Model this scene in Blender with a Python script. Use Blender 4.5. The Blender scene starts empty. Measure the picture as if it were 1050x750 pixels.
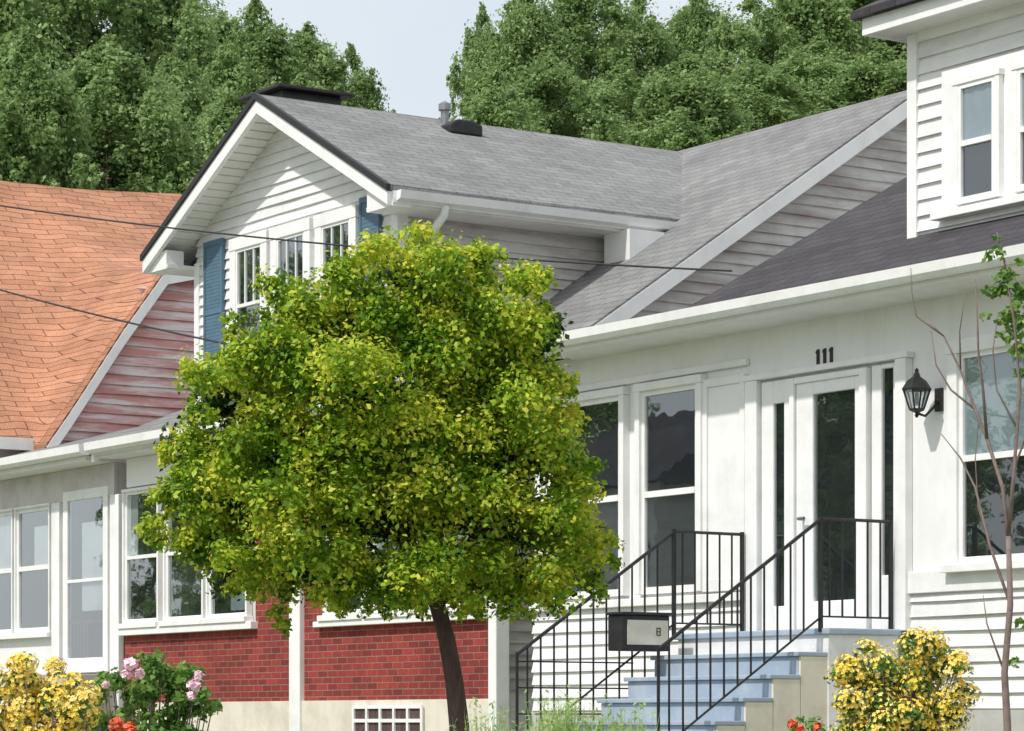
import bpy, bmesh, math, random
import numpy as np
from mathutils import Vector
SC=bpy.context.scene; COL=SC.collection
random.seed(7)
C=math.cos(math.radians(34)); S=math.sin(math.radians(34)); F=3000.0; HC=1.6; HY=740.0
# ---------- camera geometry helpers: where a sight line meets a real wall plane ----------
def PX(px,Y):
    t=(px-525)/F; return Y*(S*t-C)/(S+C*t)
def PY(px,X):
    t=(px-525)/F; return -X*(S+C*t)/(C-S*t)
def D(X,Y): return -C*X+S*Y
def PZ(px,py,Y): return (HY-py)/F*D(PX(px,Y),Y)+HC
def PD(px,py,d):
    r=(px-525)/F*d
    return Vector((-C*d+S*r, S*d+C*r, (HY-py)/F*d+HC))
ORG={}
def smooth(t):
    t=max(0,min(1,t)); return t*t*(3-2*t)
def terr(x,y):
    return 1.25*smooth((y-8)/4.2)+13*smooth((y-27)/45)
# ---------- object helpers ----------
def thing(name,label,cat,loc=(0,0,0),group=None):
    o=bpy.data.objects.new(name,None); COL.objects.link(o); o.location=loc
    o['label']=label; o['category']=cat
    if group: o['group']=group
    ORG[o.name]=Vector(loc); return o
class MB:
    def __init__(s): s.v=[]; s.f=[]
    def add(s,vs,fs):
        b=len(s.v); s.v+= [tuple(v) for v in vs]; s.f+=[tuple(i+b for i in f) for f in fs]; return s
    def box(s,x0,x1,y0,y1,z0,z1):
        return s.add([(x0,y0,z0),(x1,y0,z0),(x1,y1,z0),(x0,y1,z0),(x0,y0,z1),(x1,y0,z1),(x1,y1,z1),(x0,y1,z1)],
          [(0,3,2,1),(4,5,6,7),(0,1,5,4),(1,2,6,5),(2,3,7,6),(3,0,4,7)])
    def prism(s,poly,axis,a0,a1):
        n=len(poly)
        def m(p,a):
            return (a,p[0],p[1]) if axis=='X' else ((p[0],a,p[1]) if axis=='Y' else (p[0],p[1],a))
        vs=[m(p,a0) for p in poly]+[m(p,a1) for p in poly]
        fs=[tuple(range(n)),tuple(range(2*n-1,n-1,-1))]+[(i,(i+1)%n,n+(i+1)%n,n+i) for i in range(n)]
        return s.add(vs,fs)
    def tube(s,pts,rad,seg=8):
        pts=[Vector(p) for p in pts]; n=len(pts)
        if not hasattr(rad,'__len__'): rad=[rad]*n
        vs=[];fs=[]
        for i,p in enumerate(pts):
            d=(pts[min(i+1,n-1)]-pts[max(i-1,0)]).normalized()
            a=d.cross(Vector((0,0,1)))
            if a.length<.05: a=d.cross(Vector((0,1,0)))
            a.normalize(); b=d.cross(a)
            for k in range(seg):
                th=2*math.pi*k/seg; vs.append(p+(a*math.cos(th)+b*math.sin(th))*rad[i])
        for i in range(n-1):
            for k in range(seg):
                fs.append((i*seg+k,i*seg+(k+1)%seg,(i+1)*seg+(k+1)%seg,(i+1)*seg+k))
        fs.append(tuple(range(seg))); fs.append(tuple((n-1)*seg+k for k in range(seg)))
        return s.add(vs,fs)
    def lathe(s,c,prof,seg=6,rot=0,k_=1):
        vs=[];fs=[];n=len(prof)
        for r,z in prof:
            for k in range(seg):
                th=2*math.pi*k/seg+rot; vs.append((c[0]+k_*r*math.cos(th),c[1]+k_*r*math.sin(th),c[2]+k_*z))
        for i in range(n-1):
            for k in range(seg): fs.append((i*seg+k,i*seg+(k+1)%seg,(i+1)*seg+(k+1)%seg,(i+1)*seg+k))
        fs.append(tuple(range(seg))); fs.append(tuple((n-1)*seg+k for k in range(seg)))
        return s.add(vs,fs)
    def build(s,name,mat,parent=None,origin=None,bevel=0,smooth_=False):
        me=bpy.data.meshes.new(name)
        org=ORG[parent.name] if parent else Vector(origin or (0,0,0))
        me.from_pydata([(v[0]-org.x,v[1]-org.y,v[2]-org.z) for v in s.v],[],s.f)
        bm=bmesh.new(); bm.from_mesh(me); bmesh.ops.recalc_face_normals(bm,faces=bm.faces); bm.to_mesh(me); bm.free()
        me.materials.append(mat)
        o=bpy.data.objects.new(name,me); COL.objects.link(o)
        if parent: o.parent=parent
        else: o.location=org
        ORG[o.name]=org
        if bevel:
            m=o.modifiers.new('bevel','BEVEL'); m.width=bevel; m.segments=2; m.limit_method='ANGLE'
        if smooth_:
            for p in me.polygons: p.use_smooth=True
        return o
def tag(o,label,cat,group=None,kind=None):
    if label: o['label']=label
    if cat: o['category']=cat
    if group: o['group']=group
    if kind: o['kind']=kind
    return o
# ---------- materials ----------
def newmat(name):
    m=bpy.data.materials.new(name); m.use_nodes=True; nt=m.node_tree
    return m,nt,nt.nodes['Principled BSDF'],nt.nodes,nt.links
def noise(N,L,vec,scale,detail=6,rough=.6):
    n=N.new('ShaderNodeTexNoise'); n.inputs['Scale'].default_value=scale; n.inputs['Detail'].default_value=detail
    n.inputs['Roughness'].default_value=rough
    if vec is not None: L.new(vec,n.inputs['Vector'])
    return n
def ramp(N,L,fac,stops):
    r=N.new('ShaderNodeValToRGB'); e=r.color_ramp.elements
    while len(e)<len(stops): e.new(.5)
    for i,(p,c) in enumerate(stops): e[i].position=p; e[i].color=(*c,1)
    L.new(fac,r.inputs['Fac']); return r
def mixc(N,L,a,b,fac,mode='MIX'):
    m=N.new('ShaderNodeMix'); m.data_type='RGBA'; m.blend_type=mode
    for sock,val in ((m.inputs[6],a),(m.inputs[7],b)):
        if isinstance(val,tuple): sock.default_value=(*val,1)
        else: L.new(val,sock)
    if isinstance(fac,(int,float)): m.inputs[0].default_value=fac
    else: L.new(fac,m.inputs[0])
    return m.outputs[2]
def coords(N,L,sc=(1,1,1)):
    tc=N.new('ShaderNodeTexCoord'); mp=N.new('ShaderNodeMapping'); mp.inputs['Scale'].default_value=sc
    L.new(tc.outputs['Object'],mp.inputs['Vector']); return mp.outputs['Vector']
def bump(N,L,b,h,strength=.3,dist=.01):
    bp=N.new('ShaderNodeBump'); bp.inputs['Strength'].default_value=strength; bp.inputs['Distance'].default_value=dist
    L.new(h,bp.inputs['Height']); L.new(bp.outputs[0],b.inputs['Normal'])
def paint(name,c1,c2,lo=.45,hi=.7,scale=2.5,rough=.55,stretch=(1,1,1),bs=.15,metal=0,spk=.16,streak=0):
    m,nt,b,N,L=newmat(name); v=coords(N,L,stretch)
    n=noise(N,L,v,scale,8,.65); r=ramp(N,L,n.outputs[0],[(lo,c1),(hi,c2)])
    n2=noise(N,L,v,scale*14,4)
    mm=N.new('ShaderNodeMath'); mm.operation='MULTIPLY'; mm.inputs[1].default_value=spk; L.new(n2.outputs[0],mm.inputs[0])
    c=mixc(N,L,r.outputs[0],tuple(x*.45 for x in c2),mm.outputs[0])
    if streak:   # rain streaks and grime running down the boards
        v2=coords(N,L,(7,7,.5)); n3=noise(N,L,v2,1.0,5,.6); r3=ramp(N,L,n3.outputs[0],[(.5,(0,)*3),(.75,(streak,)*3)])
        c=mixc(N,L,c,(.42,.39,.35),r3.outputs[0])
    L.new(c,b.inputs['Base Color']); b.inputs['Roughness'].default_value=rough; b.inputs['Metallic'].default_value=metal
    bump(N,L,b,n2.outputs[0],bs,.004); return m
def shingle(name,c1,c2,cm,axis,k,bw=.3,rh=.13,big=.5,wav=0.03,mort=.007):
    m,nt,b,N,L=newmat(name)
    tc=N.new('ShaderNodeTexCoord'); sp=N.new('ShaderNodeSeparateXYZ'); L.new(tc.outputs['Object'],sp.inputs[0])
    mu=N.new('ShaderNodeMath'); mu.operation='MULTIPLY'; mu.inputs[1].default_value=k; L.new(sp.outputs[2],mu.inputs[0])
    nw=noise(N,L,tc.outputs['Object'],.8,2)
    ad=N.new('ShaderNodeMath'); ad.operation='MULTIPLY_ADD'; ad.inputs[1].default_value=wav*4; L.new(nw.outputs[0],ad.inputs[0]); L.new(mu.outputs[0],ad.inputs[2])
    cb=N.new('ShaderNodeCombineXYZ'); L.new(sp.outputs[0 if axis=='X' else 1],cb.inputs[0]); L.new(ad.outputs[0],cb.inputs[1])
    br=N.new('ShaderNodeTexBrick'); br.inputs['Scale'].default_value=1; br.inputs['Brick Width'].default_value=bw; br.inputs['Row Height'].default_value=rh
    br.inputs['Mortar Size'].default_value=mort; br.inputs['Mortar Smooth'].default_value=.4; br.inputs['Bias'].default_value=0
    br.inputs['Color1'].default_value=(*c1,1); br.inputs['Color2'].default_value=(*c2,1); br.inputs['Mortar'].default_value=(*cm,1)
    L.new(cb.outputs[0],br.inputs['Vector'])
    n1=noise(N,L,tc.outputs['Object'],.9,6,.7); n2=noise(N,L,tc.outputs['Object'],60,3)
    r1=ramp(N,L,n1.outputs[0],[(.3,(1-big,)*3),(.7,(1.15,)*3)])
    r2=ramp(N,L,n2.outputs[0],[(.3,(.7,)*3),(.7,(1.25,)*3)])
    c=mixc(N,L,br.outputs[0],r1.outputs[0],1,'MULTIPLY'); c=mixc(N,L,c,r2.outputs[0],1,'MULTIPLY')
    L.new(c,b.inputs['Base Color']); b.inputs['Roughness'].default_value=.95
    inv=N.new('ShaderNodeMath'); inv.operation='SUBTRACT'; inv.inputs[0].default_value=1; L.new(br.outputs[1],inv.inputs[1])
    bump(N,L,b,inv.outputs[0],.5,.012); return m
def leafmat(name,stops,trans=.35,nscale=1.2,spread=.45):
    m,nt,b,N,L=newmat(name)
    g=N.new('ShaderNodeNewGeometry'); tc=N.new('ShaderNodeTexCoord')
    n=noise(N,L,tc.outputs['Object'],nscale,3)
    a=N.new('ShaderNodeMath'); a.operation='MULTIPLY_ADD'; a.inputs[1].default_value=spread; L.new(g.outputs['Random Per Island'],a.inputs[0])
    a2=N.new('ShaderNodeMath'); a2.operation='MULTIPLY_ADD'; a2.inputs[1].default_value=1.5; a2.inputs[2].default_value=-.48; L.new(n.outputs[0],a2.inputs[0])
    L.new(a2.outputs[0],a.inputs[2])
    r=ramp(N,L,a.outputs[0],stops); L.new(r.outputs[0],b.inputs['Base Color']); b.inputs['Roughness'].default_value=.5
    b.inputs['Specular IOR Level'].default_value=.3
    t=N.new('ShaderNodeBsdfTranslucent'); L.new(r.outputs[0],t.inputs['Color'])
    mx=N.new('ShaderNodeMixShader'); mx.inputs[0].default_value=trans
    L.new(b.outputs[0],mx.inputs[1]); L.new(t.outputs[0],mx.inputs[2]); L.new(mx.outputs[0],N['Material Output'].inputs['Surface']); return m
M={}
M['white']=paint('white_trim_paint',(.87,.87,.86),(.76,.76,.75),scale=3,spk=.07,streak=.1)
M['siding']=paint('white_siding_paint',(.84,.84,.84),(.66,.655,.65),scale=2,stretch=(.4,.4,2),spk=.14,streak=.2)
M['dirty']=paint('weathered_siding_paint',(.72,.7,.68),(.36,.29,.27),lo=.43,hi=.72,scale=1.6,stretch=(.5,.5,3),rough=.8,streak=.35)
M['pink']=paint('peeling_red_siding',(.68,.32,.3),(.88,.78,.77),lo=.44,hi=.6,scale=1.9,stretch=(.5,.5,5),rough=.85,streak=.1)
M['wall']=paint('smooth_wall_paint',(.86,.86,.85),(.77,.77,.76),scale=1.2,spk=.07,streak=.11)
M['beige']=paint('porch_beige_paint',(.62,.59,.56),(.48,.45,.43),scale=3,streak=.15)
M['soffit']=paint('soffit_paint',(.82,.81,.8),(.72,.69,.68),scale=2.5,spk=.1)
M['cream']=paint('cream_foundation',(.76,.71,.6),(.6,.55,.45),scale=3,rough=.9,streak=.2)
M['blue']=paint('slate_blue_shutter_paint',(.09,.17,.25),(.07,.135,.2),scale=6)
M['step']=paint('blue_grey_step_paint',(.32,.4,.5),(.46,.51,.57),scale=3,rough=.7,streak=.2)
M['iron']=paint('black_iron',(.008,.008,.009),(.02,.02,.02),scale=12,rough=.45)
M['black']=paint('black_metal',(.01,.01,.011),(.025,.024,.022),scale=8,rough=.5)
M['galv']=paint('grey_metal',(.3,.31,.32),(.18,.18,.19),scale=9,rough=.4,metal=.6)
M['dark']=paint('painted_room_dark',(.004,.005,.007),(.035,.038,.042),lo=.42,hi=.75,scale=1.2)  # unlit room and faint glass blotches painted into the backing colour
M['blind']=paint('window_blind',(.34,.4,.42),(.25,.3,.32),scale=2)
M['curtain']=paint('lace_curtain',(.6,.61,.6),(.42,.43,.43),scale=1.5)
M['bark']=paint('bark',(.075,.042,.04),(.15,.095,.085),scale=14,rough=.9,stretch=(1,1,.25),bs=.8)
M['twig']=paint('young_bark',(.24,.18,.16),(.14,.1,.09),scale=14,rough=.9)
M['roof_g']=shingle('grey_shingles_front',(.26,.26,.255),(.205,.205,.205),(.115,.115,.115),'X',1.75,big=.25)
M['roof_gs']=shingle('grey_shingles_side',(.27,.27,.265),(.215,.215,.215),(.12,.12,.12),'Y',2.2,big=.25)
M['roof_d']=shingle('dark_shingles',(.075,.067,.075),(.048,.044,.05),(.022,.022,.024),'X',2.05,big=.3)
M['roof_o']=shingle('dimmed_orange_shingles_front',(.43,.2,.115),(.35,.155,.085),(.15,.065,.04),'X',1.25,big=.25,bw=.35,rh=.115,mort=.006,wav=.04)  # front slope coloured darker to offset the extra sun it catches
M['roof_os']=shingle('orange_shingles_side',(.54,.26,.155),(.43,.2,.115),(.17,.075,.045),'Y',1.4,big=.34,bw=.4,rh=.115,wav=.08,mort=.007)
M['brick']=shingle('red_brick',(.36,.048,.036),(.19,.026,.022),(.3,.17,.14),'X',1.0,bw=.2,rh=.068,big=.4,wav=0,mort=.006)
M['fl_y']=paint('yellow_petals',(.86,.62,.07),(.9,.76,.3),scale=9,spk=.03); M['fl_p']=paint('pink_petals',(.88,.55,.64),(.92,.8,.83),scale=30,spk=.03)
M['fl_o']=paint('orange_petals',(.8,.12,.04),(.75,.2,.08),scale=20)
M['leaf']=leafmat('tree_leaves',[(0,(.03,.08,.008)),(.28,(.13,.27,.015)),(.5,(.34,.49,.03)),(.78,(.72,.7,.08))],.36,3.0)
M['leafshade']=leafmat('painted_shade_leaves',[(0,(.01,.028,.006)),(.5,(.028,.07,.012)),(.95,(.07,.14,.02))],.15,3)  # shade inside the crown painted as darker leaf colour
M['leafbg']=leafmat('hazy_forest_leaves',[(0,(.15,.23,.08)),(.45,(.25,.37,.13)),(.9,(.4,.52,.22))],.42,.35)  # distance haze put into the leaf colour as paler greens
M['leafbush']=leafmat('bush_leaves',[(0,(.05,.12,.025)),(.5,(.14,.28,.05)),(.95,(.34,.46,.12))],.35,3)
M['blade']=leafmat('pale_grass_blades',[(0,(.22,.34,.09)),(.5,(.38,.52,.18)),(.95,(.64,.72,.4))],.4,3)
# glass
m,nt,b,N,L=newmat('window_glass')
tr=N.new('ShaderNodeBsdfTransparent'); tr.inputs[0].default_value=(.8,.85,.86,1); gl=N.new('ShaderNodeBsdfGlossy'); gl.inputs['Roughness'].default_value=.01
gl.inputs['Color'].default_value=(.95,.98,1,1)
lw=N.new('ShaderNodeLayerWeight'); pw=N.new('ShaderNodeMath'); pw.operation='POWER'; pw.inputs[1].default_value=2.0; L.new(lw.outputs['Facing'],pw.inputs[0])
ma=N.new('ShaderNodeMath'); ma.operation='MULTIPLY_ADD'; ma.inputs[1].default_value=1.15; ma.inputs[2].default_value=.06; ma.use_clamp=True; L.new(pw.outputs[0],ma.inputs[0])
lw.inputs['Blend'].default_value=.5
mx=N.new('ShaderNodeMixShader')
nz=noise(N,L,coords(N,L),1.6,2); bp=N.new('ShaderNodeBump'); bp.inputs['Strength'].default_value=.04; bp.inputs['Distance'].default_value=.03
L.new(nz.outputs[0],bp.inputs['Height']); L.new(bp.outputs[0],gl.inputs['Normal'])
L.new(ma.outputs[0],mx.inputs[0]); L.new(tr.outputs[0],mx.inputs[1]); L.new(gl.outputs[0],mx.inputs[2]); L.new(mx.outputs[0],N['Material Output'].inputs['Surface'])
M['glass']=m
M['grass']=paint('lawn',(.15,.18,.09),(.26,.26,.16),scale=1.5,rough=1)
M['asphalt']=paint('asphalt',(.07,.07,.072),(.1,.1,.1),scale=4,rough=.9)
M['concrete']=paint('concrete',(.5,.49,.47),(.4,.39,.37),scale=3,rough=.9)
# ---------- setting ----------
xs=[-1500,-700]+list(range(-300,130,10))+[700,1500]
ys=[-1500,-500,-60,-10,0,4,8,8.6,9.2,9.8,10.4,11,11.6,12.2,16,20,24]+list(range(27,75,4))+[75,120,300,1500]
vs=[(x,y,terr(x,y)) for y in ys for x in xs]; nx=len(xs)
g=MB(); g.add(vs,[(j*nx+i,j*nx+i+1,(j+1)*nx+i+1,(j+1)*nx+i) for j in range(len(ys)-1) for i in range(nx-1)])
tag(g.build('ground',M['grass']),None,None,kind='structure')
tag(MB().add([(-400,-5,.006),(200,-5,.006),(200,3,.006),(-400,3,.006)],[(0,1,2,3)]).build('road',M['asphalt']),None,None,kind='structure')
tag(MB().box(-400,200,3,3.15,-.1,.14).build('kerb',M['concrete']),None,None,kind='structure')
tag(MB().box(-400,200,4.6,6.2,-.1,.05).build('pavement',M['concrete']),None,None,kind='structure')
# ---------- shared building pieces ----------
def siding(mb,face,const,z0,z1,exp,ua,ub,rg,jit=.003):
    z=z0
    while z<z1-.01:
        zt=min(z+exp,z1); a0,b0,a1,b1=ua(z),ub(z),ua(zt),ub(zt)
        if b0-a0<.03: break
        if b1<a1: a1=b1=(a1+b1)/2
        n=max(1,int((b0-a0)/.55)); top=[];bot=[];led=[]
        for i in range(n+1):
            t=i/n; j=rg.uniform(-jit,jit); nb=.03+rg.uniform(-.006,.006)
            u0=a0+(b0-a0)*t; u1=a1+(b1-a1)*t
            def to(u,nn,zz): return (u,const-nn,zz) if face=='front' else (const+nn,u,zz)
            bot.append(to(u0,nb,z+j)); top.append(to(u1,.002,zt+.004)); led.append(to(u0,-.002,z+j+.002))
        k=n+1
        mb.add(bot+top+led,[(i,i+1,k+i+1,k+i) for i in range(n)]+[(2*k+i,2*k+i+1,i+1,i) for i in range(n)])
        z=zt
def window(par,Y,x0,x1,z0,z1,cas=.07,rail=True,nv=0,nh=0,blind=None,sill=True,sash=.035,mat='white',frac=.5,munt_low=False,dp=.075,back=0):
    w=MB(); 
    w.box(x0-cas,x0,Y-dp,Y+back,z0,z1).box(x1,x1+cas,Y-dp,Y+back,z0,z1).box(x0-cas-.01,x1+cas+.01,Y-dp-.008,Y+back,z1,z1+cas)
    win=w.build('window',M[mat],par,bevel=.004)
    s=MB(); a,b_=Y-.045,Y-.012
    s.box(x0,x0+sash,a,b_,z0,z1).box(x1-sash,x1,a,b_,z0,z1).box(x0+sash,x1-sash,a,b_,z0,z0+sash*1.4).box(x0+sash,x1-sash,a,b_,z1-sash,z1)
    zm=z0+(z1-z0)*frac
    if rail: s.box(x0+sash,x1-sash,a-.008,b_,zm-sash*.6,zm+sash*.6)
    zb=zm if rail and not munt_low else z0
    for i in range(nv):
        xx=x0+(x1-x0)*(i+1)/(nv+1); s.box(xx-.009,xx+.009,a+.006,b_-.006,zb,z1-sash)
    for i in range(nh):
        zz=zb+(z1-zb)*(i+1)/(nh+1); s.box(x0+sash,x1-sash,a+.008,b_-.008,zz-.009,zz+.009)
    s.build('sash',M[mat],win)
    MB().add([(x0,Y-.024,z0),(x1,Y-.024,z0),(x1,Y-.024,z1),(x0,Y-.024,z1)],[(0,1,2,3)]).build('pane',M['glass'],win)
    MB().add([(x0,Y-.004,z0),(x1,Y-.004,z0),(x1,Y-.004,z1),(x0,Y-.004,z1)],[(0,1,2,3)]).build('dark_backing',M['dark'],win)  # flat dark-painted sheet stands in for the unlit room
    if blind:
        f0,f1,mt=blind[:3]; za=z0+(z1-z0)*f0; zc=z0+(z1-z0)*f1
        g0,g1=(blind[3],blind[4]) if len(blind)>3 else (0,1)
        xa_,xb_=x0+(x1-x0)*g0,x0+(x1-x0)*g1
        n=max(6,int((xb_-xa_)/.04)); vs=[]
        for i in range(n+1):
            xx=xa_+(xb_-xa_)*i/n; yy=Y-.011-.004*math.sin(i*1.9)
            vs+=[(xx,yy,za),(xx,yy,zc)]
        fs=[(2*i,2*i+2,2*i+3,2*i+1) for i in range(n)]
        MB().add(vs,fs).build('curtain',M[mt],win)
    if sill: MB().box(x0-cas-.03,x1+cas+.03,Y-dp-.05,Y+back,z0-.06,z0).build('sill',M[mat],win,bevel=.004)
    return win
def off(profile,dz): return [(p[0],p[1]+dz) for p in profile]
def slab(profile,t0,t1): return off(profile,t0)+off(profile,t1)[::-1]
# =================== MIDDLE HOUSE ===================
YM=15.6
mid=thing('bungalow_house','white bungalow with grey shingle roof, large front gable dormer, blue shutters and red brick base','house',(-27.3,20,1.25))
prof=[(15.15,4.86),(16.47,5.39),(20.9,8.32),(26.6,4.9)]
XL,XR=-31.3,-23.2
MB().prism(slab(prof,-.09,0),'X',XL,XR).build('roof',M['roof_g'],mid)
for xa,xb in ((XR-.05,XR+.012),(XL-.012,XL+.05)):
    for pp,e in ((prof[:3],0),(prof[2:],.001)):
        MB().prism(slab(pp,-.205,-.03),'X',xa+e,xb-e).build('rake_board',M['white'],mid)
MB().prism(slab(prof,-.14,-.092),'X',XL+.06,XR-.06).build('soffit',M['soffit'],mid)
zbase=PZ(300,719,YM)
body=MB().box(XL+.3,XR-.27,YM+.12,26,1.25,4.75); body.prism([(15.75,4.75),(16.5,5.1),(20.9,8.02),(25.9,4.95),(25.9,4.75)],'X',XL+.3,XR-.27)
body.build('wall',M['siding'],mid)
def inv(z,p0,p1): return p0[0]+(z-p0[1])/(p1[1]-p0[1])*(p1[0]-p0[0])
rg=random.Random(3)
sd=MB(); lo=-.15
siding(sd,'right',XR-.26,4.2,8.12,.115,lambda z: max(15.75,inv(z-lo,prof[1],prof[2])),lambda z: min(25.9,inv(z-lo,prof[3],prof[2])),rg,.007)
siding(sd,'right',XR-.26,1.9,4.2,.115,lambda z:15.73,lambda z:25.9,rg)
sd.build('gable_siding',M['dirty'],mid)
xA=PX(128,YM); xB=XR-.27
MB().box(XL+.28,xB+.02,YM-.03,YM+.12,1.2,zbase).build('foundation',M['cream'],mid)
zs=PZ(200,643,YM)
x300=PX(301,YM); x313=PX(312,YM); x262=PX(262,YM)
zs2=PZ(400,638,YM)
bk=MB().box(xA,x262,YM,YM+.11,zbase,zs).box(x262,x300,YM+.001,YM+.11,zbase,4.3).box(x313,PX(330,YM),YM+.001,YM+.11,zbase,4.3).box(PX(330,YM),xB,YM+.002,YM+.11,zbase,zs2)
bk.build('brick_wall',M['brick'],mid)
MB().box(x300,x313,YM-.06,YM+.11,1.22,4.4).build('corner_post',M['white'],mid,bevel=.01)
MB().box(xB-.0,xB+.14,YM-.05,YM+.11,1.22,4.7).build('corner_post',M['white'],mid,bevel=.01)
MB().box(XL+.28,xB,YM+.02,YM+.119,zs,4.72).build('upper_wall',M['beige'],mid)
MB().box(XL+.1,XR-.2,YM-.05,YM+.018,4.36,4.7).build('header_board',M['wall'],mid,bevel=.005)
MB().box(XL+.02,XR-.02,15.192,YM+.1,4.702,4.748).build('eave_soffit',M['soffit'],mid)
gut=[(15.04,4.87),(15.05,4.78),(15.09,4.75),(15.19,4.75),(15.19,4.87)]
MB().prism(gut,'X',XL,XR).build('gutter',M['white'],mid)
zt=PZ(190,497,YM)
for a,b_,bl in ((131,165,(.52,1,'curtain',0,.3)),(173,211,None),(217,256,(.05,.3,'blind',.5,1))):
    window(mid,YM+.015,PX(a,YM),PX(b_,YM),zs+.08,zt,cas=.035,blind=bl,frac=.5)
MB().box(xA,x262+.05,YM-.09,YM+.015,zs-.06,zs+.02).build('window_ledge',M['white'],mid,bevel=.006)
for a,b_ in ((338,375),(385,425),(440,490)):
    window(mid,YM+.015,PX(a,YM),PX(b_,YM),zs2+.1,zt+.02,cas=.05,blind=(.4,1,'curtain'))
MB().box(PX(328,YM),xB,YM-.09,YM+.015,zs2-.02,zs2+.04).build('window_ledge',M['white'],mid,bevel=.006)
xb0,xb1=PX(367,YM),PX(437,YM); zb1=PZ(400,725,YM)
bwin=MB().box(xb0,xb1,YM-.04,YM-.031,zb1-.42,zb1).build('basement_window',M['bark'],mid)
gb=MB()
for i in range(6):
    xx=xb0+(xb1-xb0)*i/5; gb.box(xx-.018,xx+.018,YM-.062,YM-.041,zb1-.42,zb1)
for j in range(4):
    zz=zb1-.42+.14*j; gb.box(xb0,xb1,YM-.06,YM-.0415,zz-.018,zz+.018)
gb.build('lattice',M['white'],bwin)
# ---- dormer
xc=-27.3; hw=2.66; za=8.27; zf=6.91; Y0=15.13; Y1=20.8; pit=(za-zf)/hw
dp=[(xc-hw,zf),(xc,za),(xc+hw,zf)]
MB().prism(slab(dp,-.07,.0),'Y',Y0,Y1).build('dormer_roof',M['roof_gs'],mid)
MB().prism(slab([(xc-hw-.02,zf-.012),(xc,za+.0),(xc+hw+.02,zf-.012)],-.055,.01),'Y',Y0-.02,Y0+.03).build('drip_edge',M['black'],mid)
MB().prism(slab(dp,-.205,-.065),'Y',Y0+.005,Y0+.06).build('barge_board',M['white'],mid)
# boarded underside of the gable overhang
ds=MB()
for s_ in (-1,1):
    n=22
    for i in range(n):
        u0=i/n+.002; u1=(i+1)/n-.006
        x0_,x1_=xc+s_*hw*u0*.99,xc+s_*hw*u1*.99; z0_,z1_=za-pit*abs(x0_-xc),za-pit*abs(x1_-xc)
        ds.prism([(x0_,z0_-.13),(x1_,z1_-.13),(x1_,z1_-.1),(x0_,z0_-.1)],'Y',Y0+.06,YM+.1)
ds.build('dormer_soffit',M['soffit'],mid)
MB().prism(slab([(xc-hw+.02,zf+.01),(xc,za),(xc+hw-.02,zf+.01)],-.099,-.075),'Y',Y0+.06,YM+2).build('roof_deck',M['dirty'],mid)
dx0,dx1=-29.46,-25.14; YD=15.58
MB().prism([(dx0,4.8),(dx1,4.8),(dx1,6.75),(xc,7.95),(dx0,6.75)],'Y',YD+.004,19.5).build('dormer_wall',M['wall'],mid)
sd=MB(); 
siding(sd,'front',YD,4.95,8.12,.112,lambda z:max(dx0,xc-(za-.13-z)/pit),lambda z:min(dx1,xc+(za-.13-z)/pit),rg,.005)
sd.build('dormer_siding',M['siding'],mid)
sd=MB()
siding(sd,'right',dx1+.002,5.0,6.72,.112,lambda z:YD,lambda z:inv(z,prof[1],prof[2])+.1,rg,.006)
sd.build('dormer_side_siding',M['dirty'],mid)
MB().box(dx0-.02,dx0+.09,YD-.038,YD+.06,4.9,6.78).build('corner_board',M['white'],mid)
MB().box(dx1-.09,dx1+.035,YD-.038,YD+.09,4.9,6.72).build('corner_board',M['white'],mid)
for s_ in (-1,1):
    xa,xb=sorted((xc+s_*(hw-.02),(dx1 if s_>0 else dx0)))
    MB().box(xa,xb,Y0+.065,18.6,zf-.2,zf-.16).build('eave_soffit',M['soffit'],mid)
    MB().box(xc+s_*hw-.02,xc+s_*hw+.02,Y0+.062,18.9,zf-.18,zf-.075).build('fascia',M['white'],mid)
    xa,xb=sorted((xc+s_*(hw+.01),(dx1+.02 if s_>0 else dx0-.02)))
    MB().prism([(xa,zf-.21),(xb,zf-.21),(xb,zf),(xa,zf-.06)] if s_<0 else [(xa,zf-.21),(xb,zf-.21),(xb,zf-.06),(xa,zf)],'Y',Y0+.061,Y0+.28).build('cornice_return',M['white'],mid)
xg=xc+hw
MB().prism([(xg+.021,zf-.16),(xg+.09,zf-.14),(xg+.11,zf-.06),(xg+.021,zf-.06)],'Y',Y0+.1,18.72).build('gutter',M['white'],mid)
MB().tube([(xg+.03,15.8,zf-.15),(xg-.0,15.8,zf-.25),(xg-.2,15.76,zf-.42),(xg-.38,15.72,zf-.58),(dx1+.07,15.7,zf-.68),(dx1+.07,15.7,5.1)],.042,8).build('downspout',M['white'],mid,smooth_=True)
MB().box(-24.95,-24.5,18.0,18.45,6.4,6.72).build('eave_block',M['white'],mid)
zw1=PZ(262,254,YD); zw0=PZ(262,371,YD)
for a,b_ in ((249,275),(291,319),(337,366)):
    window(mid,YD-.042,PX(a,YD),PX(b_,YD),zw0,zw1,cas=.13,nv=2,sill=True,frac=.5,sash=.03,dp=.055,back=.04)
def shutter(xa,xb,z0,z1):
    sh=MB().box(xa,xb,YD-.06,YD-.03,z0,z1)
    sh.box(xa+.0,xa+.035,YD-.07,YD-.06,z0,z1).box(xb-.035,xb,YD-.07,YD-.06,z0,z1)
    for zz in (z0,(z0+z1)/2-.03,z1-.06): sh.box(xa+.035,xb-.035,YD-.069,YD-.06,zz,zz+.06)
    z=z0+.08
    while z<z1-.1:
        sh.box(xa+.036,xb-.036,YD-.0625,YD-.06,z,z+.03); z+=.04
    sh.build('shutter',M['blue'],mid)
shutter(PX(214,YD),PX(233,YD),PZ(224,393,YD),PZ(224,247,YD))
shutter(PX(374,YD),PX(394,YD),PZ(224,393,YD),PZ(224,247,YD))
XV=-27.75
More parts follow.
